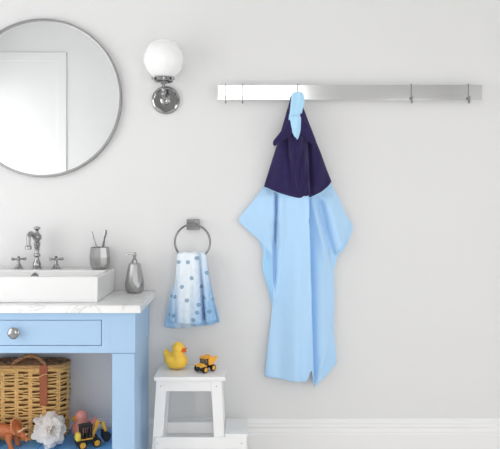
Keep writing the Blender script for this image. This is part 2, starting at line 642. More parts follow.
def body_front(x, y, u):
    d = .028 + .060 * (sin(pi * min(max(u, 0), 1)) ** .9)
    # left panel lies over the right one along a sharp long fold
    c = XC(y)
    k = smooth01((y - 188) / 14)
    if x <= c:
        d += k * .034 * math.exp(-(c - x) / 11.)
    else:
        d += k * (-.050 * math.exp(-(x - c) / 2.6) - .030 * math.exp(-(x - c) / 9.) + .072 * math.exp(-(x - c) / .6))
    # crease between sleeve and body, left
    k = smooth01((y - 188) / 12) * (1 - smooth01((y - 268) / 30))
    cl = XLc(y)
    d += k * (-.055 * G(x, cl, 1.6) + .018 * G(x, cl + 5, 4) + .010 * G(x, cl - 8, 6))
    # sleeve draping, right
    k = smooth01((y - 192) / 16) * (1 - smooth01((y - 262) / 25))
    cr = 319 + (y - 200) * .26
    d += k * (-.050 * G(x, cr, 4.0) + .020 * G(x, cr + 10, 6) + .014 * G(x, cr - 7, 4))
    # gathers below the hood seam
    k = smooth01((y - 184) / 6) * (1 - smooth01((y - 200) / 30))
    d += k * .0028 * sin(x * .62 + 1.3) * sin(x * .21 + .4)
    # loose long folds
    k = smooth01((y - 220) / 60)
    d += k * (.009 * sin((x - 268) * .24 + y * .004) + .006 * sin((x - 268) * .13 - y * .012 + 1))
    # hollow beside the hem slit, left panel
    k = smooth01((y - 300) / 60)
    d += -.016 * k * G(x, 303, 5) * (1 if x < c else 0)
    # diagonal fold, lower right: the rear panel shows
    xd = 336.5 - (y - 330) * .36
    k = smooth01((y - 318) / 25)
    d -= k * .020 * 1.6 * smooth01((x - xd) / 1.6)
    d += k * .008 * G(x, xd - 2, 4)
    # forward edge of the open left side
    k = smooth01((y - 248) / 8) * (1 - smooth01((y - 296) / 14))
    d += k * .030 * math.exp(-max(0, x - L_f(y)) / 5.)
    # cuff of the right sleeve: the rear half of the opening shows
    if 224 < y < 262:
        d -= .040 * smooth01((x - XCUF(y)) / .8)
    d -= .016 * (1 - smooth01((y - 190) / 9))
    return max(d, .026)


def body_back(x, y, u):
    return .012 + .003 * sin(x * .2 + y * .03) ** 2


nu, nv, nb = 150, 110, 24
rows = []
top_y = interp([(0, 182), (.2, 186), (.5, 190), (.75, 187), (1, 179)])
for j in range(nv + 1):
    v = j / nv
    row = []
    for i in range(nu + 1):
        u = i / nu
        y = top_y(u) + (Y_B(u) - top_y(u)) * v
        x = L_f(y) + (R_f(y) - L_f(y)) * u
        row.append(PW(x, y, body_front(x, y, u)))
    for i in range(nb, -1, -1):
        u = i / nb
        yb = interp([(0, 377), (.5, 376), (.62, 372), (.8, 380), (1, 366)])(u)
        y = top_y(u) + (yb - top_y(u)) * v
        xr = R_f(y) - 1.0
        x = L_b(y) + (xr - L_b(y)) * u
        row.append(PW(x, y, body_back(x, y, u)))
    rows.append(row)
robe = thing('hooded_towel', 'light blue hooded bath towel poncho with navy hood hanging from the steel rail', 'hooded towel',
             PW(300, 391, .05))
mb = MB().rings(rows, True, False, False)
ob = mb.build('body', M['robe'], robe, angle=80)
sm = ob.modifiers.new('thickness', 'SOLIDIFY')
sm.thickness = .0022
sm.offset = -1
# inside of the garment showing through the open left side, with its bound edge
edge = interp([(240, 259.5), (250, 264.0), (256, 264.2), (264, 263.2), (271, 263.4), (278, 265.2), (292, 269.6), (300, 271.5), (308, 273.5)])
ly = [240 + 68 * i / 34 for i in range(35)]
rows = []
for y in ly:
    rows.append([PW(edge(y) + (276 - edge(y)) * i / 6, y, .022 + .003 * sin(i * 1.2 + y * .1)) for i in range(7)]
                + [PW(edge(y) + (276 - edge(y)) * i / 6, y, .018) for i in range(6, -1, -1)])
MB().rings(rows).build('inner_lining', M['robe_lining'], robe, angle=80)
MB().tube(smooth_path([PW(edge(y), y, .021) for y in ly[::2]], 3), .0034, 8).build('bound_edge', M['robe'], robe)
# stitched hem line: a thin cord following the bottom edge of the left panel
hem = []
for i in range(2, int(nu * .57)):
    u = i / nu
    y = Y_B(u) - 4.2
    x = L_f(y) + (R_f(y) - L_f(y)) * u
    hem.append(PW(x, y, body_front(x, y, u) + .0006))
MB().tube(hem, .0009, 5).build('hem_stitching', M['robe'], robe)

# hood
HL = curve1([(96, 290.8), (104, 289.3), (120, 284.8), (150, 275.9), (186, 264.6), (200, 262)])
HR = curve1([(96, 302.6), (103, 302.2), (120, 308.5), (150, 320.2), (181, 331.8), (200, 338)])
HB = interp([(0, 186.5), (.1, 189.5), (.2, 192.6), (.35, 196), (.48, 198.2), (.64, 197.2), (.8, 192.0), (.92, 186.5), (1, 181.5)])


def hood_front(x, y, u):
    d = .046 + .050 * sin(pi * min(max(u, 0), 1)) ** .6 * (.55 + .45 * smooth01((y - 95) / 70))
    k = smooth01((y - 118) / 15) * (1 - .75 * smooth01((y - 175) / 20))
    c = 306.8 + (y - 150) * .045
    d += k * (-.030 * G(x, c + 2.0, 2.4))
    cl = 289.2 + (y - 150) * .10
    d += k * (-.014 * G(x, cl - 1, 2.2))
    d += k * .004 * sin(x * .45 + y * .05)
    return d


rows = []
nu2, nv2 = 70, 50
for j in range(nv2 + 1):
    v = j / nv2
    row = []
    for i in range(nu2 + 1):
        u = i / nu2
        y = 96 + (HB(u) - 96) * v
        x = HL(y) + (HR(y) - HL(y)) * u
        row.append(PW(x, y, hood_front(x, y, u)))
    for i in range(16, -1, -1):
        u = i / 16
        y = 96 + (HB(u) - 3 - 96) * v
        x = HL(y) + (HR(y) - HL(y)) * u
        row.append(PW(x, y, .048 - .030 * smooth01((y - 103) / 40)))
    rows.append(row)
hood = MB().rings(rows, True, True, False).build('hood', M['navy'], robe, angle=80)
sm = hood.modifiers.new('thickness', 'SOLIDIFY')
sm.thickness = .002
sm.offset = -1
# pale piping along the seam between hood and body
pip = []
for i in range(0, nu2 + 1):
    u = i / nu2
    y = HB(u) + .3
    x = HL(y) + (HR(y) - HL(y)) * u
    pip.append(PW(x, y, hood_front(x, min(y, 198), u) - .001))
MB().tube(smooth_path(pip[::3], 3), .0026, 6).build('piping', M['robe_lining'], robe)


def pillow(outline, base, bulge, ctr=None, n=6, back=None):
    """puffy cloth lobe: outline in px, edge depth function, bulge off the wall"""
    pts = smooth_path([(a, b) for a, b in outline], n, True)
    c = Vector(ctr) if ctr else sum(pts, Vector((0, 0))) / len(pts)
    bf = base if callable(base) else (lambda x, y: base)
    ring = []
    for s_ in (0.02, .15, .3, .45, .6, .75, .87, .95, 1.0):
        r = []
        for p in pts:
            q = c + (p - c) * s_
            r.append(PW(q.x, q.y, bf(q.x, q.y) + bulge * sqrt(max(0, 1 - s_ * s_)) * (1 + .22 * sin(q.x * 1.1 + q.y * .12) + .12 * sin(q.y * .5 + q.x * .3))))
        ring.append(r)
    for s_ in (.93, .6, .02):
        r = []
        for p in pts:
            q = c + (p - c) * s_
            r.append(PW(q.x, q.y, bf(q.x, q.y) - .006 * (1 if s_ < .95 else 0) - (back or 0)))
        ring.append(r)
    return MB().rings(ring)


def hbase(off):
    def f(x, y):
        u = (x - HL(y)) / (HR(y) - HL(y))
        return .046 + .050 * sin(pi * min(max(u, .0), 1)) ** .6 * (.55 + .45 * smooth01((y - 95) / 70)) + off
    return f


# shark fins: a hanging dorsal fin and two side flaps
pillow([(291, 126), (300, 118), (303.5, 131), (306.2, 150), (308.4, 172), (309.4, 190), (309.2, 197.2), (303, 198), (296.5, 195.5), (295, 182), (291.5, 165), (289, 150), (289, 136)],
       hbase(-.006), .030, ctr=(300, 160)).build('fin', M['navy'], robe, angle=80)
pillow([(290, 120), (291.5, 131), (288, 138), (280, 142), (275, 146.5), (272.8, 145.5), (273.2, 141.5), (279, 134), (285, 126)], .112, .010).build('side_fin', M['navy'], robe, angle=80)
pillow([(300.5, 114), (305, 122), (311, 132), (315, 141), (314, 146.5), (310, 144), (304, 139), (300.5, 133), (299, 122)], .108, .010).build('side_fin', M['navy'], robe, angle=80)
# pale blue lining turned out of the hood and the loop over the hook
pillow([(291.5, 95), (294, 92.3), (299, 91.8), (302.8, 93.5), (304.3, 99), (304.2, 105), (302.6, 109), (301.2, 116), (300.2, 119), (289.2, 119), (289.6, 112), (290.6, 103)],
       lambda x, y: .074 + .024 * smooth01((y - 96) / 24), .013, ctr=(296.5, 105)).build('hanging_loop', M['robe_lining'], robe, angle=80)
pillow([(289.0, 117), (295, 116.2), (300.4, 117.5), (300.8, 124), (299.8, 132), (297.6, 139.3), (295.4, 139.3), (291.5, 133), (288.4, 124)],
       .108, .012, ctr=(295, 126)).build('lining', M['robe_lining'], robe, angle=80)

# ------------------------------------------------------------------ towel ring and hand towel
rc = W(193, 242.3, .055)
t = thing('towel_ring', 'round metal towel ring on a square mount above the step stool', 'towel ring', (W(192.5, 224, .02).x, -.001, W(192.5, 224, .02).z))
mx = W(193, 0, .02).x
za, zb = W(0, 219.3, .02).z, W(0, 230, .02).z
MB().span((mx - .034, -.016, zb), (mx + .034, 0, za), .003).span((mx - .014, -.058, (za + zb) / 2 - .010), (mx + .014, -.012, (za + zb) / 2 + .010), .003)\
    .build('mount', M['ring'], t)
rr = 17.6 / S(.055)
ringz = (za + zb) / 2 - rr + .002
MB().torus((mx, -.055, ringz), (0, -1, 0), rr, .0052, 72, 10).build('ring', M['ring'], t)

TD = .055


def TW(px, py, d):
    s = S(TD)
    return Vector(((px - PX) / s, -d, CH + (PY - py) / s))


def towel_front(x, y, u):
    v = (y - 252) / 75.
    d = .085 + .012 * sin(pi * u)
    k = (.35 + .65 * v) * 1.7
    c1 = 198.2 + v * 5.5
    d += k * (-.038 * G(x, c1 + 1.4, 1.8) + .010 * G(x, c1 - 5, 4))
    c2 = 179.5 - v * 2.0
    d += k * (-.014 * smooth01((c2 - x) / 2.5))
    c3 = 206 + v * 1.5
    d += k * (.010 * G(x, c3, 2.6)) - k * .012 * smooth01((x - c3 - 3) / 3)
    d += .002 * sin(x * .9 + y * .03)
    return d


nt_u, nt_v = 90, 60
rows = []
uvs = []
hem_f = interp([(0, 321.5), (.3, 322.2), (.62, 322), (.7, 320.5), (1, 319.5)])
for j in range(-8, nt_v + 1):
    row, uvr = [], []
    for i in range(nt_u + 1):
        u = i / nt_u
        if j < 0:                       # over the ring: quarter-round from the rear sheet
            a = (j + 8) / 8 * pi
            y = 253.6 - 1.6 * sin(a) + .5 * sin(u * 19) + 1.0 * abs(u - .5)
            x = towel_l(252) + (towel_r(252) - towel_l(252)) * u
            df = towel_front(x, 252, u)
            d = .032 + (df - .032) * (1 - cos(a)) / 2
            v = 0
        else:
            v = j / nt_v
            y0 = 253.6 + .5 * sin(u * 19) + 1.0 * abs(u - .5)
            y = y0 + (hem_f(u) - y0) * v
            x = towel_l(y) + (towel_r(y) - towel_l(y)) * u
            d = towel_front(x, y, u)
        row.append(TW(x, y, d))
        uvr.append((u, (y - 252) / 75.))
    rows.append(row)
    uvs.append(uvr)
# rear sheet, from hem up to the ring
rear, ruv = [], []
for j in range(0, 31):
    v = 1 - j / 30
    row, uvr = [], []
    for i in range(nt_u + 1):
        u = i / nt_u
        y0 = 253.6
        y = y0 + (interp([(0, 327.2), (.12, 328.6), (.3, 328.4), (.7, 326), (.9, 324.6), (1, 322.2)])(u) - y0) * v
        l, r = rear_l(y), rear_r(y)
        x = l + (r - l) * u
        row.append(TW(x, y, .030 + .012 * v * (.5 + .5 * sin(x * .55)) + .008 * v))
        uvr.append((u, (y - 252) / 75.))
    rear.append(row)
    ruv.append(uvr)
rows = rear[:-1] + rows
uvs = ruv[:-1] + uvs
mb = MB()
vs = [[mb.bm.verts.new(p) for p in r] for r in rows]
uvl = mb.bm.loops.layers.uv.new('UVMap')
for j in range(len(rows) - 1):
    for i in range(nt_u):
        f = mb.bm.faces.new((vs[j][i], vs[j][i + 1], vs[j + 1][i + 1], vs[j + 1][i]))
        for lp, (jj, ii) in zip(f.loops, ((j, i), (j, i + 1), (j + 1, i + 1), (j + 1, i))):
            lp[uvl].uv = uvs[jj][ii]
o = mb.build('hand_towel', M['towel'], None, loc=TW(192, 328, .06), angle=80)
sm = o.modifiers.new('thickness', 'SOLIDIFY')
sm.thickness = .004
sm.offset = 0
tag(o, 'pale blue hand towel with blue dots hanging through the towel ring', 'towel')

# ------------------------------------------------------------------ vanity table
vx1, vx0 = -.473, -1.553
vdf, vdb = .455, .025
ZT = .835                                # underside of the worktop
van = thing('vanity_table', 'light blue wooden vanity table with drawer and lower plank shelf under the marble top', 'vanity',
            ((vx0 + vx1) / 2, -.24, 0))
z_ap = W(0, 353.2, vdf).z                # lower edge of the apron
LWD = .110
zs = .150                                # top of the plank shelf
for (xa, xb) in ((vx0, vx0 + LWD), (vx1 - LWD, vx1)):
    for (da, db) in ((vdf - .075, vdf), (vdb, vdb + .075)):
        mb = MB().span((xa, -db, z_ap), (xb, -da, ZT), .002)
        i = .004
        mb.span((xa + i, -db + i, 0), (xb - i, -da - i, z_ap - .002), .003)
        mb.build('leg', M['blue'], van)
fx0, fx1 = vx0 + LWD, vx1 - LWD
dx1 = W(101.6, 0, vdf).x
dx0 = 2 * W(14.5, 0, vdf).x - dx1
dz1, dz0 = W(0, 320, vdf).z, W(0, 346, vdf).z
df_ = vdf - .004
mb = MB()
mb.span((fx0, -df_, dz1), (fx1, -df_ + .022, ZT)).span((fx0, -df_, z_ap), (fx1, -df_ + .022, dz0))
mb.span((fx0, -df_, dz0), (dx0, -df_ + .022, dz1)).span((dx1, -df_, dz0), (fx1, -df_ + .022, dz1))
mb.span((fx0, -vdb - .03, z_ap), (fx1, -vdb - .008, ZT))
mb.build('apron', M['blue'], van)
gp = .0028
dr = MB().span((dx0 + gp, -df_ - .0005, dz0 + gp), (dx1 - gp, -df_ + .022, dz1 - gp), .0015)\
    .span((dx0 + .03, -df_ + .018, dz0 + .02), (dx1 - .03, -.12, dz1 - .02)).build('drawer', M['blue'], van)
kc = W(14.6, 332.6, vdf + .01)
mb = MB().lathe([(.0, 0), (.016, 0), (.017, .003), (.010, .006), (.008, .014), (.018, .020), (.0255, .024), (.0265, .029), (.022, .035), (.010, .039), (0, .0395)],
                (kc.x, -df_ - .0005, kc.z), (0, -1, 0), 32)
mb.build('knob', M['chrome'], dr)
for (xa, xb) in ((vx0 + .004, vx0 + .024), (vx1 - .024, vx1 - .004)):
    MB().span((xa, -vdf + .075, .02), (xb, -vdb - .075, ZT)).build('side_panel', M['blue'], van)
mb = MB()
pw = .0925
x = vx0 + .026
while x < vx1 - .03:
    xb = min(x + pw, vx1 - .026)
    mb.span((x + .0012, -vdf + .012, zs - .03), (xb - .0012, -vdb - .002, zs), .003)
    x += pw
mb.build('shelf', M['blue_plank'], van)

# marble worktop
cx1 = -.4455
ctop = MB().span((-1.581, -.4785, .8352), (cx1, -.002, .8700), .0025).build('worktop', M['marble'], None, loc=(-1.013, -.24, .8352))
tag(ctop, 'white grey-veined marble worktop slab on top of the blue vanity', 'worktop')

# ------------------------------------------------------------------ sink
sx1, sx0, sd1, sd0 = -.652, -1.428, .41, .012
zs0, zs1 = .8702, .990
sink = thing('vessel_sink', 'white rectangular ceramic sink sitting on the marble worktop', 'sink', ((sx0 + sx1) / 2, -.21, zs0))
b = bmesh.new()


def ring4(xa, xb, da, db, z):
    return [b.verts.new((xa, -da, z)), b.verts.new((xb, -da, z)), b.verts.new((xb, -db, z)), b.verts.new((xa, -db, z))]


r1 = ring4(sx0 + .004, sx1 - .004, sd0, sd1 - .004, zs0)
r2 = ring4(sx0, sx1, sd0, sd1, zs1)
r3 = ring4(sx0 + .024, sx1 - .024, .125, sd1 - .022, zs1)
r4 = ring4(sx0 + .045, sx1 - .045, .135, sd1 - .040, zs0 + .022)
for a, c in ((r1, r2), (r2, r3), (r3, r4)):
    for i in range(4):
        b.faces.new((a[i], a[(i + 1) % 4], c[(i + 1) % 4], c[i]))
b.faces.new(r1[::-1])
b.faces.new(r4)
bmesh.ops.recalc_face_normals(b, faces=list(b.faces))
bmesh.ops.bevel(b, geom=list(b.edges), offset=.006, segments=3, affect='EDGES', profile=.5)
mb = MB()
mb.merge(b)
mb.boxy = True
mb.build('basin', M['ceramic'], sink)
ov = W(34.5, 276.3, .13)
MB().lathe([(.0, -.006), (.019, -.006), (.019, .003), (.015, .005), (.013, .001), (0, .001)], (ov.x, -.127, ov.z), (0, -1, 0), 28)\
    .build('overflow_cover', M['dark_steel'], sink)
MB().lathe([(0, 0), (.024, 0), (.023, .004), (.012, .006), (0, .006)], (ov.x, -.26, zs0 + .0222)).build('drain', M['chrome'], sink)

# faucet
fx, fy = W(37.0, 0, .065).x, -.065
fc = thing('faucet', 'chrome vintage faucet with gooseneck spout between two cross handles', 'faucet', (fx, fy, zs1))
o_ = (fx, fy, zs1)
MB().lathe([(0, 0), (.027, 0), (.027, .004), (.024, .007), (.017, .010), (0, .010)], o_).build('base', M['chrome'], fc)
MB().lathe([(.019, .008), (.021, .016), (.020, .030), (.014, .044), (.0105, .058), (.011, .062), (.016, .066), (.0175, .072), (.016, .078), (.011, .082),
            (.0105, .088), (.013, .108), (.0165, .128), (.0175, .136), (.012, .141), (.014, .146), (.0215, .155), (.0235, .165), (.0215, .175), (.014, .183),
            (.010, .188), (.009, .196), (.0005, .1965)], o_).build('column', M['chrome'], fc)
MB().lathe([(.006, .192), (.007, .198), (.013, .203), (.0175, .209), (.017, .214), (.010, .219), (.0005, .2205)], o_).build('finial', M['chrome'], fc)
zp = zs1 + .165
sp = [(fx - .004, fy - .012, zp), (fx - .008, fy - .030, zp + .010), (fx - .013, fy - .050, zp + .022), (fx - .017, fy - .070, zp + .012), (fx - .018, fy - .076, zp - .014), (fx - .018, fy - .076, zp - .046)]
MB().tube(smooth_path(sp, 6), [.0125 - .002 * min(1, i / 20) for i in range(31)], 14).build('spout', M['chrome'], fc)
MB().lathe([(.009, .004), (.0125, 0), (.0165, -.004), (.0165, -.016), (.013, -.019), (0, -.019)], (fx - .018, fy - .076, zp - .040)).build('nozzle', M['chrome'], fc)
for px, lab in ((18.7, 'chrome cross tap handle to the left of the faucet'), (56.2, 'chrome cross tap handle to the right of the faucet')):
    hx = W(px, 0, .065).x
    h = thing('tap_handle', lab, 'tap handle', (hx, fy, zs1), group='cross tap handles on the sink')
    MB().lathe([(0, 0), (.025, 0), (.025, .003), (.020, .007), (.015, .014), (.0125, .022), (.008, .028), (.007, .046), (0, .046)], (hx, fy, zs1), seg=28).build('base', M['chrome'], h)
    mb = MB()
    a0 = radians(18)
    zc = zs1 + .052
    for k in range(4):
        a = a0 + k * pi / 2
        dv = Vector((cos(a), sin(a), 0))
        mb.lathe([(.0052, .004), (.0046, .016), (.0062, .022), (.0082, .028), (.0082, .033), (.005, .037), (.0003, .038)], (hx, fy, zc), dv, 14)
    mb.ball((hx, fy, zc), (.011, .011, .009), seg=16, rg=10)
    mb.lathe([(.006, .0), (.007, .008), (.004, .011), (.0003, .0115)], (hx, fy, zc + .004), seg=16)
    mb.build('cross_grip', M['chrome'], h)


# ------------------------------------------------------------------ faceted tumbler, brushes, soap dispenser
def facets(mb, rings, o, n):
    """rings of (radius, z, half-step offset); triangles where neighbouring rings are offset, quads where not"""
    o = Vector(o)
    R = []
    for r, z, off in rings:
        R.append([mb.bm.verts.new(o + Vector((r * cos(2 * pi * (i + .5 * off) / n), r * sin(2 * pi * (i + .5 * off) / n), z))) for i in range(n)])
    for (ra, a), (rb, c) in zip(zip(rings, R), zip(rings[1:], R[1:])):
        for i in range(n):
            j = (i + 1) % n
            if ra[2] == rb[2]:
                mb.bm.faces.new((a[i], a[j], c[j], c[i]))
            elif ra[2] < rb[2]:
                mb.bm.faces.new((a[i], a[j], c[i]))
                mb.bm.faces.new((a[j], c[j], c[i]))
            else:
                mb.bm.faces.new((a[i], a[j], c[j]))
                mb.bm.faces.new((a[i], c[j], c[i]))
    return R


tx, ty = W(99.7, 0, .062).x, -.062
tum = MB()
Rr = facets(tum, [(.034, 0, 0), (.046, .014, 1), (.051, .030, 0), (.054, .062, 0), (.0475, .112, 0), (.0435, .112, 0), (.048, .06, 0), (.036, .010, 0)], (tx, ty, zs1 + .0003), 10)
tum.bm.faces.new(Rr[0][::-1])
tum.bm.faces.new(Rr[-1])
o = tum.build('toothbrush_tumbler', M['glass_grey'], None, loc=(tx, ty, zs1), smooth=False)
tag(o, 'faceted grey glass tumbler on the back corner of the sink', 'tumbler')


def toothbrush(lab, foot, head, hm, w):
    foot, head = Vector(foot), Vector(head)
    t = thing('toothbrush', lab, 'toothbrush', foot, group='toothbrushes in the grey tumbler')
    ax = (head - foot).normalized()
    ln = (head - foot).length
    pts = [foot + ax * ln * f for f in (0, .1, .4, .62, .74, .80, .85, .93, 1)]
    MB().tube(pts, [x * w for x in (.0035, .0052, .0055, .0048, .0030, .0035, .0050, .0055, .003)], 10).build('handle', hm, t)
    q = ax.to_track_quat('Z', 'Y').to_matrix().to_4x4()
    MB().box(foot + ax * ln * .91 + Vector((-.006, -.003, 0)), (.011, .009, .026), .002, q).build('bristles', M['bristle'], t)
    return t


hd = W(91.8, 231.5, .075)
toothbrush('pale toothbrush with white bristles leaning left in the grey tumbler', (tx + .012, ty + .008, zs1 + .016), hd, M['brush_pale'], .8)
hd = W(106.2, 230, .066)
toothbrush('dark grey thick toothbrush leaning right in the grey tumbler', (tx + .0, ty - .008, zs1 + .016), hd, M['brush_grey'], 1.25)

dxp, dyp = W(134.6, 0, .075).x, -.075
sd = thing('soap_dispenser', 'grey faceted glass soap dispenser standing on the marble worktop', 'soap dispenser', (dxp, dyp, .8702))
mb = MB()
Rr = facets(mb, [(.036, 0, 0), (.044, .010, 1), (.048, .026, 0), (.0495, .042, 1), (.047, .062, 0), (.041, .095, 0), (.030, .146, 0), (.026, .152, 0)], (dxp, dyp, .8704), 12)
mb.bm.faces.new(Rr[0][::-1])
mb.bm.faces.new(Rr[-1])
mb.build('bottle', M['glass_grey'], sd, smooth=False)
MB().lathe([(0, .150), (.0145, .150), (.0145, .168), (.012, .170), (.0075, .171), (.0075, .188), (.0085, .190), (.0085, .203), (.006, .207), (0, .207)], (dxp, dyp, .8702)).build('pump', M['chrome'], sd)
MB().tube(smooth_path([(dxp, dyp, 1.070), (dxp - .02, dyp - .004, 1.0705), (dxp - .036, dyp - .007, 1.068), (dxp - .040, dyp - .008, 1.062)], 5), .0038, 10).build('nozzle', M['chrome'], sd)

# ------------------------------------------------------------------ step stool
zt = .502
dF, dB = .31, .10
sF = S(dF)
FX = lambda px: (px - PX) / sF
st = thing('step_stool', 'white wooden two-step stool beside the blue vanity', 'step stool', (FX(190), -.2, 0))
tx0, tx1 = FX(153.8), FX(224.4)
MB().span((tx0, -dF, zt - .0185), (tx1 + .004, -dB, zt), .003).build('top', M['stool'], st)
zu = zt - .0187
lw = .050
inset = .012


def leg(xb_top, xb_bot, d0, d1, z1, z0=0., w=lw, w0=None):
    w0 = w if w0 is None else w0
    MB().hexa([(xb_bot, -d1, z0), (xb_bot + w0, -d1, z0), (xb_bot + w0, -d0, z0), (xb_bot, -d0, z0),
               (xb_top, -d1, z1), (xb_top + w, -d1, z1), (xb_top + w, -d0, z1), (xb_top, -d0, z1)], .002).build('leg', M['stool'], st)


lt, lb = FX(155.9), FX(155.9) - .031
rt, rb = FX(210.7), FX(210.7) + .027
for d0, d1 in ((dF - inset - .022, dF - inset), (dB + .008, dB + .030)):
    leg(lt, lb, d0, d1, zu)
    leg(rt, rb, d0, d1, zu)
zr = W(0, 391.6, dF - inset).z
for d0, d1 in ((dF - inset - .018, dF - inset - .004), (dB + .012, dB + .026)):
    MB().span((lt + lw - .006, -d1, zr), (rt + .006, -d0, zu), .002).build('apron', M['stool'], st)
# low rails: front one runs on to the lower step, rear one likewise, and one across the left pair of legs
zl1 = .2145
zl0 = .160
ex = FX(246.8)
for d0, d1 in ((dF - inset - .0015, dF - inset + .0105), (dB - .004, dB + .0078)):
    MB().span((lb + .026, -d1, zl0), (ex, -d0, zl1), .002).build('low_rail', M['stool'], st)
xl = lt - .016
MB().span((xl + .012, -dF + inset + .022, zl0), (xl + .026, -dB - .03, zl1), .002).build('side_rail', M['stool'], st)
MB().span((lt + .010, -dF + inset + .022, zr), (lt + .026, -dB - .03, zu), .002).build('side_rail', M['stool'], st)
# lower step and its legs
stp = MB()
stp.span((FX(224.9), -dF - .002, zl1), (FX(247.8), -dB, zl1 + .0165), .003)
stp.build('step', M['stool'], st)
for d0, d1 in ((dF - inset - .024, dF - inset - .0017), (dB + .008, dB + .030)):
    leg(ex - .048, ex - .032, d0, d1, zl1 - .002, 0., .046)
ys = -(dF - inset + .0002)
for (px, pz) in ((160.7, 386.3), (216.5, 386.3)):
    q = W(px, pz, dF - inset)
    MB().lathe([(0, 0), (.0028, 0), (.0024, .0009), (0, .001)], (q.x, ys, q.z), (0, -1, 0), 12).build('screw', M['screw'], st)
for (px, pz) in ((157.4, 443.5), (241.5, 443.5)):
    q = W(px, pz, dF - inset + .0105)
    MB().lathe([(0, 0), (.0028, 0), (.0024, .0009), (0, .001)], (q.x, -(dF - inset + .0106), q.z), (0, -1, 0), 12).build('screw', M['screw'], st)


# ------------------------------------------------------------------ rubber ducks
def duck(name, label, loc, rot, body_m, beak_m, k=1.):
    t = thing(name, label, 'rubber duck', loc, rot)
    mb = MB()
    mb.ball((0, 0, .036), (.053, .043, .036))
    mb.ball((.024, 0, .042), (.038, .040, .038))
    mb.ball((-.030, 0, .046), (.030, .032, .028))
    mb.ball((-.048, 0, .068), (.014, .022, .024), Matrix.Rotation(radians(-28), 4, 'Y'))
    mb.ball((-.036, 0, .052), (.024, .028, .026))
    mb.ball((.012, 0, .076), (.029, .028, .030))
    mb.ball((.014, 0, .102), (.031, .029, .031))
    for s_ in (-1, 1):
        mb.ball((-.014, s_ * .034, .046), (.026, .011, .018), Matrix.Rotation(radians(18), 4, 'Y'))
    mb.ball((-.034, -.030, .056), (.010, .008, .010))
    mb.ball((-.034, .030, .056), (.010, .008, .010))
    cut = fuse(mb, .0028, 8)
    for v in cut.bm.verts:
        v.co.z = max(v.co.z, .0005)
    cut.xform(Matrix.Scale(k, 4))
    cut.build('body', body_m, t, local=True, angle=180)
    mb = MB()
    mb.ball((.047, 0, .0995), (.016, .016, .0065), Matrix.Rotation(radians(-16), 4, 'Y'), 18, 10)
    mb.ball((.044, 0, .0905), (.014, .014, .0060), Matrix.Rotation(radians(12), 4, 'Y'), 18, 10)
    mb.xform(Matrix.Scale(k, 4))
    mb.build('beak', beak_m, t, local=True)
    for s_ in (-1, 1):
        MB().ball((.0365, s_ * .0165, .1115), (.0032, .0028, .0038), None, 12, 8).xform(Matrix.Scale(k, 4)).build('eye', body_m, t, local=True)


q = W(175.6, 0, .165)
duck('rubber_duck', 'yellow rubber duck standing on the white step stool', (q.x, -.165, zt + .0002), radians(-24), M['duck'], M['beak_red'], 1.03)
q = W(84.2, 0, .130)
duck('rubber_duck', 'pink rubber duck on the plank shelf behind the toy digger', (q.x, -.130, zs + .0002), radians(207), M['duck_pink'], M['beak_orange'], 1.03)


# ------------------------------------------------------------------ toy vehicles
def wheel(t, x, y, r, w, hub):
    mb = MB()
    s_ = 1 if y > 0 else -1
    prof = [(r * .74, -w / 2), (r * .88, -w / 2), (r, -w * .32), (r, w * .32), (r * .88, w / 2), (r * .74, w / 2), (r * .74, -w / 2)]
    mb.lathe(prof, (x, y, r), (0, 1, 0), 26, cap=False)
    for k in range(14):
        a = 2 * pi * k / 14
        mb.box((x + r * cos(a), y, r + r * sin(a)), (r * .10, w * .8, r * .18), 0, Matrix.Rotation(-a, 4, 'Y'))
    tw = mb.build('wheel', M['tyre'], t, local=True)
    h = MB().lathe([(0, -w * .40), (r * .76, -w * .40), (r * .76, w * .36), (r * .66, w * .46), (r * .50, w * .40), (r * .26, w * .40), (r * .22, w * .56), (0, w * .58)],
                   (x, y, r), (0, s_, 0), 22).build('hub', hub, tw, local=True)
    return tw


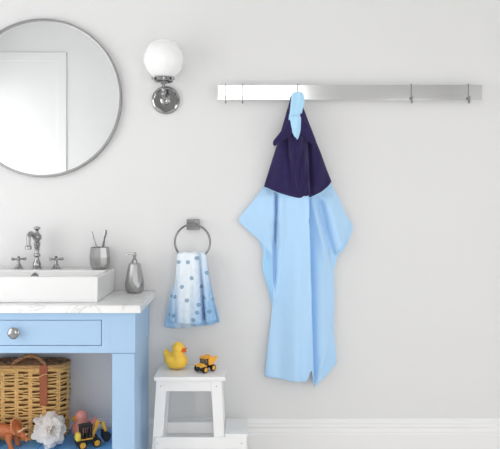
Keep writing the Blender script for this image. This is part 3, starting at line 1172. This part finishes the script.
def tipper(loc, rot):
    t = thing('dump_truck', 'yellow toy dump truck parked beside the duck on the step stool', 'toy truck', loc, rot)
    t.scale = (.91, .91, .91)
    r = .0172
    MB().box((.004, 0, .021), (.092, .030, .010), .002).box((.044, 0, .017), (.012, .054, .016), .003).box((-.010, 0, .028), (.050, .024, .008), .001)\
        .build('chassis', M['black'], t, local=True)
    MB().prism([(.022, .026), (.052, .026), (.052, .036), (.044, .043), (.022, .046)], -.020, .020, .003).build('bonnet', M['toy_yellow'], t, local=True)
    for s_ in (-1, 1):
        MB().box((.036, s_ * .026, .036), (.030, .016, .005), .002).build('mudguard', M['toy_yellow'], t, local=True)
        MB().ball((.0525, s_ * .013, .032), (.002, .004, .004), None, 10, 8).build('headlight', M['toy_pale'], t, local=True)
    MB().box((.053, 0, .026), (.003, .026, .010), .001).build('grille', M['black'], t, local=True)
    mb = MB()
    for s_ in (-1, 1):
        for x in (.0, .022):
            mb.box((x, s_ * .017, .056), (.005, .005, .026), .001)
    mb.box((.011, 0, .040), (.027, .040, .014), .002)
    mb.box((.011, 0, .068), (.030, .042, .004), .001)
    cab = mb.build('cab', M['black'], t, local=True)
    MB().box((.011, 0, .056), (.021, .033, .022), .001).build('window', M['window_pane'], cab, local=True)
    MB().box((.011, 0, .0725), (.032, .042, .006), .002).build('roof', M['toy_yellow'], t, local=True)
    # tipping body: open hopper with sloping tail and a visor over the cab
    mb = MB()
    pr = [(-.003, .036), (-.028, .034), (-.060, .062), (-.058, .076), (-.003, .078)]
    for s_ in (-1, 1):
        mb.prism(pr, s_ * .028 - .0018, s_ * .028 + .0018, .0006)
        for x in (-.014, -.030, -.045):
            mb.box((x, s_ * .0305, .064), (.004, .003, .022), .0008)
    mb.hexa([(-.004, -.028, .035), (-.0, -.028, .035), (-.0, .028, .035), (-.004, .028, .035), (-.004, -.028, .078), (-.0, -.028, .078), (-.0, .028, .078), (-.004, .028, .078)])
    mb.hexa([(-.003, -.028, .035), (-.028, -.028, .033), (-.028, .028, .033), (-.003, .028, .035), (-.003, -.028, .039), (-.028, -.028, .037), (-.028, .028, .037), (-.003, .028, .039)])
    mb.hexa([(-.028, -.028, .033), (-.060, -.028, .061), (-.060, .028, .061), (-.028, .028, .033), (-.027, -.028, .037), (-.058, -.028, .066), (-.058, .028, .066), (-.027, .028, .037)])
    mb.box((.008, 0, .0795), (.024, .050, .003), .001)
    mb.build('dump_bed', M['toy_yellow'], t, local=True)
    for x in (.034, -.026):
        for s_ in (-1, 1):
            wheel(t, x, s_ * .030, r, .016, M['toy_yellow'])


q = W(205.6, 0, .205)
tipper((q.x, -.205, zt + .0016), radians(228))


def digger(loc, rot):
    t = thing('toy_digger', 'yellow and black toy digger with raised bucket arm on the plank shelf', 'toy digger', loc, rot)
    t.scale = (.93, .93, .93)
    r = .0215
    MB().box((.0, 0, .028), (.110, .034, .018), .003).box((.056, 0, .026), (.016, .050, .018), .004).build('chassis', M['black'], t, local=True)
    MB().prism([(.040, .036), (.062, .036), (.068, .050), (.062, .070), (.052, .078), (.040, .078)], -.021, .021, .006).build('bonnet', M['toy_pale'], t, local=True)
    mb = MB()
    mb.box((.012, 0, .042), (.060, .050, .012), .002)
    for s_ in (-1, 1):
        for x, w in ((.037, .009), (.012, .006), (-.014, .008)):
            mb.box((x, s_ * .022, .076), (w, .006, .064), .001)
    mb.box((.036, 0, .066), (.010, .044, .040), .002)
    cab = mb.build('cab', M['black'], t, local=True)
    MB().box((.012, 0, .109), (.066, .054, .010), .004).build('roof', M['black'], cab, local=True)
    MB().box((.004, 0, .056), (.020, .024, .020), .003).box((-.006, 0, .074), (.006, .024, .026), .002).build('seat', M['tyre'], cab, local=True)
    MB().box((.010, -.0265, .045), (.060, .005, .006), .001).box((.010, .0265, .045), (.060, .005, .006), .001).build('sill', M['toy_yellow'], t, local=True)

    def bar(a, c, w, th):
        a, c = Vector(a), Vector(c)
        m_ = (c - a).to_track_quat('Z', 'Y').to_matrix().to_4x4()
        return (a + c) / 2, (w, th, (c - a).length), m_
    mb = MB()
    c_, s_, m_ = bar((-.018, 0, .042), (-.054, 0, .122), .022, .018)
    mb.box(c_, s_, .002, m_)
    mb.build('boom', M['toy_yellow'], t, local=True)
    mb = MB()
    c_, s_, m_ = bar((-.050, 0, .116), (-.078, 0, .104), .006, .006)
    mb.box(c_, s_, .001, m_)
    mb.build('ram', M['black'], t, local=True)
    mb = MB()
    c_, s_, m_ = bar((-.076, 0, .112), (-.094, 0, .062), .018, .015)
    mb.box(c_, s_, .002, m_)
    mb.build('dipper_arm', M['toy_yellow'], t, local=True)
    mb = MB()
    pr = [(-.066, .086), (-.066, .046), (-.074, .032), (-.088, .030), (-.102, .040), (-.108, .056), (-.102, .059), (-.098, .048), (-.088, .040), (-.078, .042), (-.073, .050), (-.073, .084)]
    mb.prism(pr, -.026, .026, .0008)
    for s_ in (-1, 1):
        mb.prism([(-.067, .080), (-.067, .046), (-.075, .033), (-.088, .031), (-.101, .041), (-.106, .056), (-.094, .076)], s_ * .024 - .0015, s_ * .024 + .0015, .0004)
    for k in range(4):
        mb.box((-.107, -.020 + k * .0133, .060), (.004, .005, .012), .001)
    mb.box((-.078, 0, .080), (.026, .016, .014), .002)
    mb.xform(Matrix.Translation((-.009, 0, -.018)))
    mb.build('bucket', M['black'], t, local=True)
    for x in (.036, -.038):
        for s_ in (-1, 1):
            wheel(t, x, s_ * .034, r, .020, M['toy_yellow'])


q = W(87.9, 0, .250)
digger((q.x, -.250, zs + .0020), radians(208))


# ------------------------------------------------------------------ toy triceratops
def triceratops(loc, rot):
    t = thing('toy_dinosaur', 'orange brown toy triceratops standing on the plank shelf before the basket', 'toy dinosaur', loc, rot)
    t.scale = (.94, .94, .94)
    Ry = lambda a: Matrix.Rotation(radians(a), 4, 'Y')
    mb = MB()
    mb.ball((-.055, 0, .082), (.070, .034, .036), Ry(4))
    mb.ball((-.012, 0, .080), (.036, .030, .034))
    mb.ball((-.098, 0, .080), (.036, .030, .034))
    # tail
    for i in range(9):
        f = i / 8
        r_ = .024 * (1 - f) + .004
        mb.ball((-.122 - .085 * f, .01 * f * f, .078 - .030 * f * f), (r_ + .006, r_, r_), None, 14, 8)
    # legs: upper, lower, foot
    for (x, s_, f) in ((.004, -1, .006), (.002, 1, .012), (-.100, -1, -.004), (-.100, 1, -.008)):
        hind = x < -.05
        y = s_ * (.027 if not hind else .025)
        mb.tube(smooth_path([(x - .004, y * .85, .080), (x + (.008 if hind else -.004), y * 1.05, .050), (x + f - .002, y * 1.05, .026), (x + f, y * 1.05, .006)], 4),
                [.020, .0195, .019, .018, .017, .016, .0145, .013, .0125, .012, .0125, .0135, .0135], 12)
        mb.ball((x + f + .005, y * 1.05, .006), (.014, .012, .007), None, 14, 8)
    # neck and head
    mb.ball((.024, 0, .086), (.028, .024, .026))
    mb.ball((.046, 0, .078), (.026, .021, .022), Ry(28))
    mb.ball((.066, 0, .063), (.021, .0155, .016), Ry(35))
    mb.ball((.080, 0, .050), (.012, .010, .014), Ry(20))
    # frill: a tilted shield
    mb.ball((.024, 0, .106), (.0085, .044, .042), Ry(-24))
    body = fuse(mb, .0026, 3)
    for v in body.bm.verts:
        v.co.z = max(v.co.z, .0004)
    body.build('body', M['dino'], t, local=True, angle=180)
    # paler scalloped rim of the frill and paler beak
    mb = MB()
    mtx = Matrix.Translation((.024, 0, .106)) @ Ry(-24)
    for k in range(15):
        a = radians(-35 + k * 250 / 14)
        mb.ball(mtx @ Vector((.002, .0435 * cos(a), .0415 * sin(a))), (.0042, .0062, .0050), None, 10, 8)
    mb.build('frill_rim', M['dino_pale'], t, local=True)
    MB().ball((.083, 0, .047), (.009, .008, .013), Ry(18), 14, 10).build('beak', M['dino_pale'], t, local=True)
    for s_ in (-1, 1):
        MB().tube(smooth_path([(.046, s_ * .014, .088), (.058, s_ * .017, .094), (.070, s_ * .018, .101), (.080, s_ * .017, .110)], 4),
                  [.0056 * (1 - i / 13.5) + .0006 for i in range(13)], 10).build('horn', M['horn'], t, local=True)
        MB().ball((.056, s_ * .0185, .078), (.0032, .0026, .0032), None, 10, 8).build('eye', M['black'], t, local=True)
    MB().tube([(.076, 0, .066), (.082, 0, .073), (.086, 0, .080)], [.005, .0035, .0006], 10).build('nose_horn', M['horn'], t, local=True)


q = W(12.0, 0, .262)
triceratops((q.x, -.262, zs + .0002), radians(-13))

# ------------------------------------------------------------------ bath pouf
pc = W(49.8, 429.5, .262)
PR = .083
mb = MB()
dirs = []
NP = 30
for i in range(NP):
    z = 1 - 2 * (i + .5) / NP
    a = i * 2.399963
    dirs.append(Vector((sqrt(1 - z * z) * cos(a), sqrt(1 - z * z) * sin(a), z)))
for n_ in dirs:
    n_ = (n_ + Vector((random.uniform(-.15, .15), random.uniform(-.15, .15), random.uniform(-.15, .15)))).normalized()
    e1 = n_.orthogonal().normalized()
    e2 = n_.cross(e1)
    ph, ph2 = random.uniform(0, 6.28), random.uniform(0, 6.28)
    m1, m2 = random.choice((3, 4)), random.choice((2, 5, 6))
    sc = random.uniform(.80, 1.04)
    ringz_ = []
    for jv in range(8):
        v = jv / 7
        rw = []
        for iu in range(40):
            a = 2 * pi * iu / 40
            w = (.05 + .50 * v ** 1.2) * (1 + v * (.30 * sin(m1 * a + ph) + .10 * sin(m2 * a + ph2)))
            h_ = .18 + .76 * v ** .8 - .20 * v * v + .11 * v * sin((m1 + 1) * a + ph2)
            rw.append(pc + (n_ * h_ + (e1 * cos(a) + e2 * sin(a)) * w) * PR * sc)
        ringz_.append(rw)
    mb.rings(ringz_, True, False, False)
mb.ball(pc, PR * .45, None, 16, 10)
for v in mb.bm.verts:
    v.co.z = max(v.co.z, zs + .0008)
    v.co.y = min(v.co.y, -.2 + .005 * random.random())
o = mb.build('bath_pouf', M['pouf'], None, loc=(pc.x, pc.y, zs), angle=180, recalc=False)
tag(o, 'white ruffled mesh bath pouf on the plank shelf in front of the basket', 'bath pouf')

# ------------------------------------------------------------------ wicker basket
bx = W(28.5, 0, .11).x
bd = .1075
BA, BB, BR = .200, .0745, .0735
bz0, bz1 = zs + .001, .515
bas = thing('wicker_basket', 'lidded wicker basket with arched handle and leather strap on the plank shelf', 'basket', (bx, -bd, zs))


def rrect(s, a=BA, bb=BB, r=BR):
    """point and outward normal on a rounded rectangle at perimeter fraction s (starts mid-front, runs towards +x)"""
    lx, ly = a - r, bb - r
    segs = [lx, pi * r / 2, 2 * ly, pi * r / 2, 2 * lx, pi * r / 2, 2 * ly, pi * r / 2, lx]
    tot = sum(segs)
    d = (s % 1.) * tot
    k = 0
    while d > segs[k] + 1e-9:
        d -= segs[k]
        k += 1
    if k == 0:
        return Vector((d, -bb, 0)), Vector((0, -1, 0))
    if k == 8:
        return Vector((-lx + d, -bb, 0)), Vector((0, -1, 0))
    if k == 4:
        return Vector((lx - d, bb, 0)), Vector((0, 1, 0))
    if k == 2:
        return Vector((a, -ly + d, 0)), Vector((1, 0, 0))
    if k == 6:
        return Vector((-a, ly - d, 0)), Vector((-1, 0, 0))
    c, a0 = {1: ((lx, -ly), -pi / 2), 3: ((lx, ly), 0), 5: ((-lx, ly), pi / 2), 7: ((-lx, -ly), pi)}[k]
    an = a0 + d / r
    n = Vector((cos(an), sin(an), 0))
    return Vector((c[0], c[1], 0)) + n * r, n


def flare(z):
    f = (z - bz0) / (bz1 - bz0)
    return .955 + .045 * f + .012 * sin(pi * f)


NS = 14
mb = MB()
rows_n = 26
bh = bz1 - .030 - bz0
for j in range(rows_n):
    z = bz0 + .008 + bh * j / (rows_n - 1)
    pts, rad = [], []
    ph = random.uniform(0, .3)
    K = NS * 12
    for k in range(K):
        s_ = k / K
        p, n_ = rrect(s_)
        wv = cos(pi * (s_ * NS) + pi * j)
        p = p * flare(z) + n_ * ((.0075 + .0018 * sin(j * 2.7 + s_ * 9)) * wv)
        pts.append(Vector((bx + p.x, -bd + p.y, z + .0024 * sin(s_ * 37 + j * 2.1) + .0018 * sin(pi * s_ * NS * .5 + j))))
        rad.append(.0050 + .0008 * sin(s_ * 21 + j * 1.7))
    mb.tube(pts, rad, 7, True)
body = mb.build('body', M['wicker'], bas, angle=80)
mb = MB()
for k in range(NS * 2):
    pts = []
    for i in range(9):
        z = bz0 + (bz1 - .012 - bz0) * i / 8
        p, n_ = rrect((k // 2 + .5 + (-.075 if k % 2 else .075)) / NS)
        p = p * flare(z)
        pts.append((bx + p.x, -bd + p.y, z))
    mb.tube(pts, .0048, 7)
mb.build('stakes', M['wicker_pale'], bas)
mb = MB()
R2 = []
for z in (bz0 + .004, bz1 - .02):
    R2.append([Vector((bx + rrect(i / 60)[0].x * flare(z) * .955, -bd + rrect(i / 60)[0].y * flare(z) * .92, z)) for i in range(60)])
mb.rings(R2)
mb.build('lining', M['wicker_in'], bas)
# twisted rims
def rope(zc, rad, tw, off, phase=0., n=300, strands=3, sr=.0042, sx=1.0):
    mb_ = MB()
    for q_ in range(strands):
        pts = []
        for k in range(n):
            s_ = k / n
            p, n_ = rrect(s_)
            a = 2 * pi * (tw * s_ + q_ / strands) + phase
            p = p * sx + n_ * (off + rad * cos(a))
            pts.append((bx + p.x, -bd + p.y, zc + rad * sin(a)))
        mb_.tube(pts, sr, 6, True)
    return mb_


rope(bz1 - .012, .0052, 34, .003).build('rim', M['wicker'], bas, angle=80)
# lid: woven rings on a low dome, darker willow
mb = MB()
for q_ in range(9):
    f = 1 - q_ / 9.
    pts = []
    n = 200
    zc = bz1 + .004 + .010 * (1 - f * f)
    for k in range(n):
        s_ = k / n
        p, n_ = rrect(s_)
        pts.append((bx + p.x * (f + .0 if f > .9 else .12 + .88 * f), -bd + p.y * f, zc + .0040 * cos(pi * s_ * NS * 2 + pi * q_)))
    mb.tube(pts, .0056, 6, True)
R3 = []
for f, zz in ((1.0, bz1 - .004), (1.0, bz1), (.6, bz1 + .005), (.02, bz1 + .006)):
    R3.append([Vector((bx + rrect(i / 60)[0].x * f, -bd + rrect(i / 60)[0].y * f, zz)) for i in range(60)])
mb.rings(R3)
lid = mb.build('lid', M['wicker_dark'], bas, angle=80)
rope(bz1 + .003, .0055, 44, .003, sr=.0040).build('lid_rim', M['wicker_mid'], lid, angle=80)
# arched handle of twisted willow
h0, h1, hp = W(11.5, 366, .185), W(47.5, 367, .185), W(30, 355.5, .165)
arc = smooth_path([h0 + Vector((0, 0, -.010)), h0 + Vector((.012, 0, .016)), Vector((h0.x * .70 + h1.x * .30, -.168, hp.z - .008)), hp,
                   Vector((h0.x * .30 + h1.x * .70, -.168, hp.z - .008)), h1 + Vector((-.012, 0, .016)), h1 + Vector((0, 0, -.010))], 12)
mb = MB()
for q_ in range(3):
    pts = []
    for i, p in enumerate(arc):
        a = i * .42 + q_ * 2 * pi / 3
        pts.append(p + Vector((0, cos(a), sin(a))) * .0058)
    mb.tube(pts, .0056, 7)
mb.build('handle', M['wicker_dark'], lid, angle=80)
# leather strap hanging over the front
fd = bd + BB + .014
s0, s1 = W(39.6, 0, fd).x, W(47.6, 0, fd).x
ztop, zbot = W(0, 369, fd).z, W(0, 405.5, fd).z
xm = (s0 + s1) / 2
mb = MB()
path = [(-bd - BB + .030, bz1 + .0185), (-bd - BB - .004, bz1 + .017), (-fd - .001, bz1 + .002), (-fd - .002, ztop - .05), (-fd - .001, zbot)]
pp = smooth_path([(a, c) for a, c in path], 8)
w2 = (s1 - s0) / 2
secs = []
for i, p in enumerate(pp):
    f = i / (len(pp) - 1)
    w = w2 * (.78 + .22 * smooth01((f - .3) / .15)) * (1 - .10 * smooth01((f - .5) / .5))
    secs.append([Vector((xm - w, p.x - .0018, p.y)), Vector((xm + w, p.x - .0018, p.y)), Vector((xm + w, p.x + .0018, p.y)), Vector((xm - w, p.x + .0018, p.y))])
mb.rings(secs)
sob = mb.build('strap', M['leather'], bas, angle=40)
zt_ = W(0, 376.5, fd).z
MB().box((xm, -fd - .0035, zt_), (w2 * 2 + .006, .008, .011), .002).build('strap_keeper', M['leather'], sob)
MB().tube([(xm - .010 - w2, -fd + .003, zt_ - .012), (xm - w2, -fd - .006, zt_ + .000), (xm, -fd - .0085, zt_ + .010), (xm + w2, -fd - .006, zt_ + .014)], .0026, 7).build('strap_tie', M['wicker_pale'], sob)

# ------------------------------------------------------------------ daylight
wd = bpy.data.worlds.new('overcast_sky')
SC.world = wd
wd.use_nodes = True
bg = wd.node_tree.nodes['Background']
bg.inputs['Color'].default_value = (1.0, 1.0, 1.0, 1)
bg.inputs['Strength'].default_value = 3.42


def portal(name, loc, rot, sx, sy):
    l = bpy.data.lights.new(name, 'AREA')
    l.shape = 'RECTANGLE'
    l.size, l.size_y = sx, sy
    l.cycles.is_portal = True
    o = bpy.data.objects.new(name, l)
    COL.objects.link(o)
    o.location = loc
    o.rotation_euler = rot


portal('daylight_portal', (XR + .06, (FILL_RW[0] + FILL_RW[1]) / 2, (FILL_RW[2] + FILL_RW[3]) / 2), (0, pi / 2, 0), FILL_RW[3] - FILL_RW[2], FILL_RW[1] - FILL_RW[0])
portal('daylight_portal', (XL - .06, (LW[0] + LW[1]) / 2, (LW[2] + LW[3]) / 2), (0, -pi / 2, 0), LW[3] - LW[2], LW[1] - LW[0])
for h in (FW1, FW2):
    portal('daylight_portal', ((h[0] + h[1]) / 2, YF - .06, (h[2] + h[3]) / 2), (pi / 2, 0, 0), h[1] - h[0], h[3] - h[2])

# ------------------------------------------------------------------ camera and view
cam = bpy.data.cameras.new('camera')
cam.sensor_fit = 'HORIZONTAL'
cam.sensor_width = 36
cam.lens = 36 * FPX / 500
cam.shift_x = (250 - PX) / 500
cam.shift_y = -(224.5 - PY) / 500
co = bpy.data.objects.new('camera', cam)
COL.objects.link(co)
co.location = (0, -CD, CH)
co.rotation_euler = (pi / 2, 0, 0)
SC.camera = co
SC.cycles.use_denoising = True
SC.cycles.max_bounces = 12
SC.cycles.diffuse_bounces = 6
vs_ = SC.view_settings
vs_.view_transform = 'Standard'
vs_.look = 'None'
vs_.exposure = 0.0
vs_.gamma = 1
vs_.use_curve_mapping = False
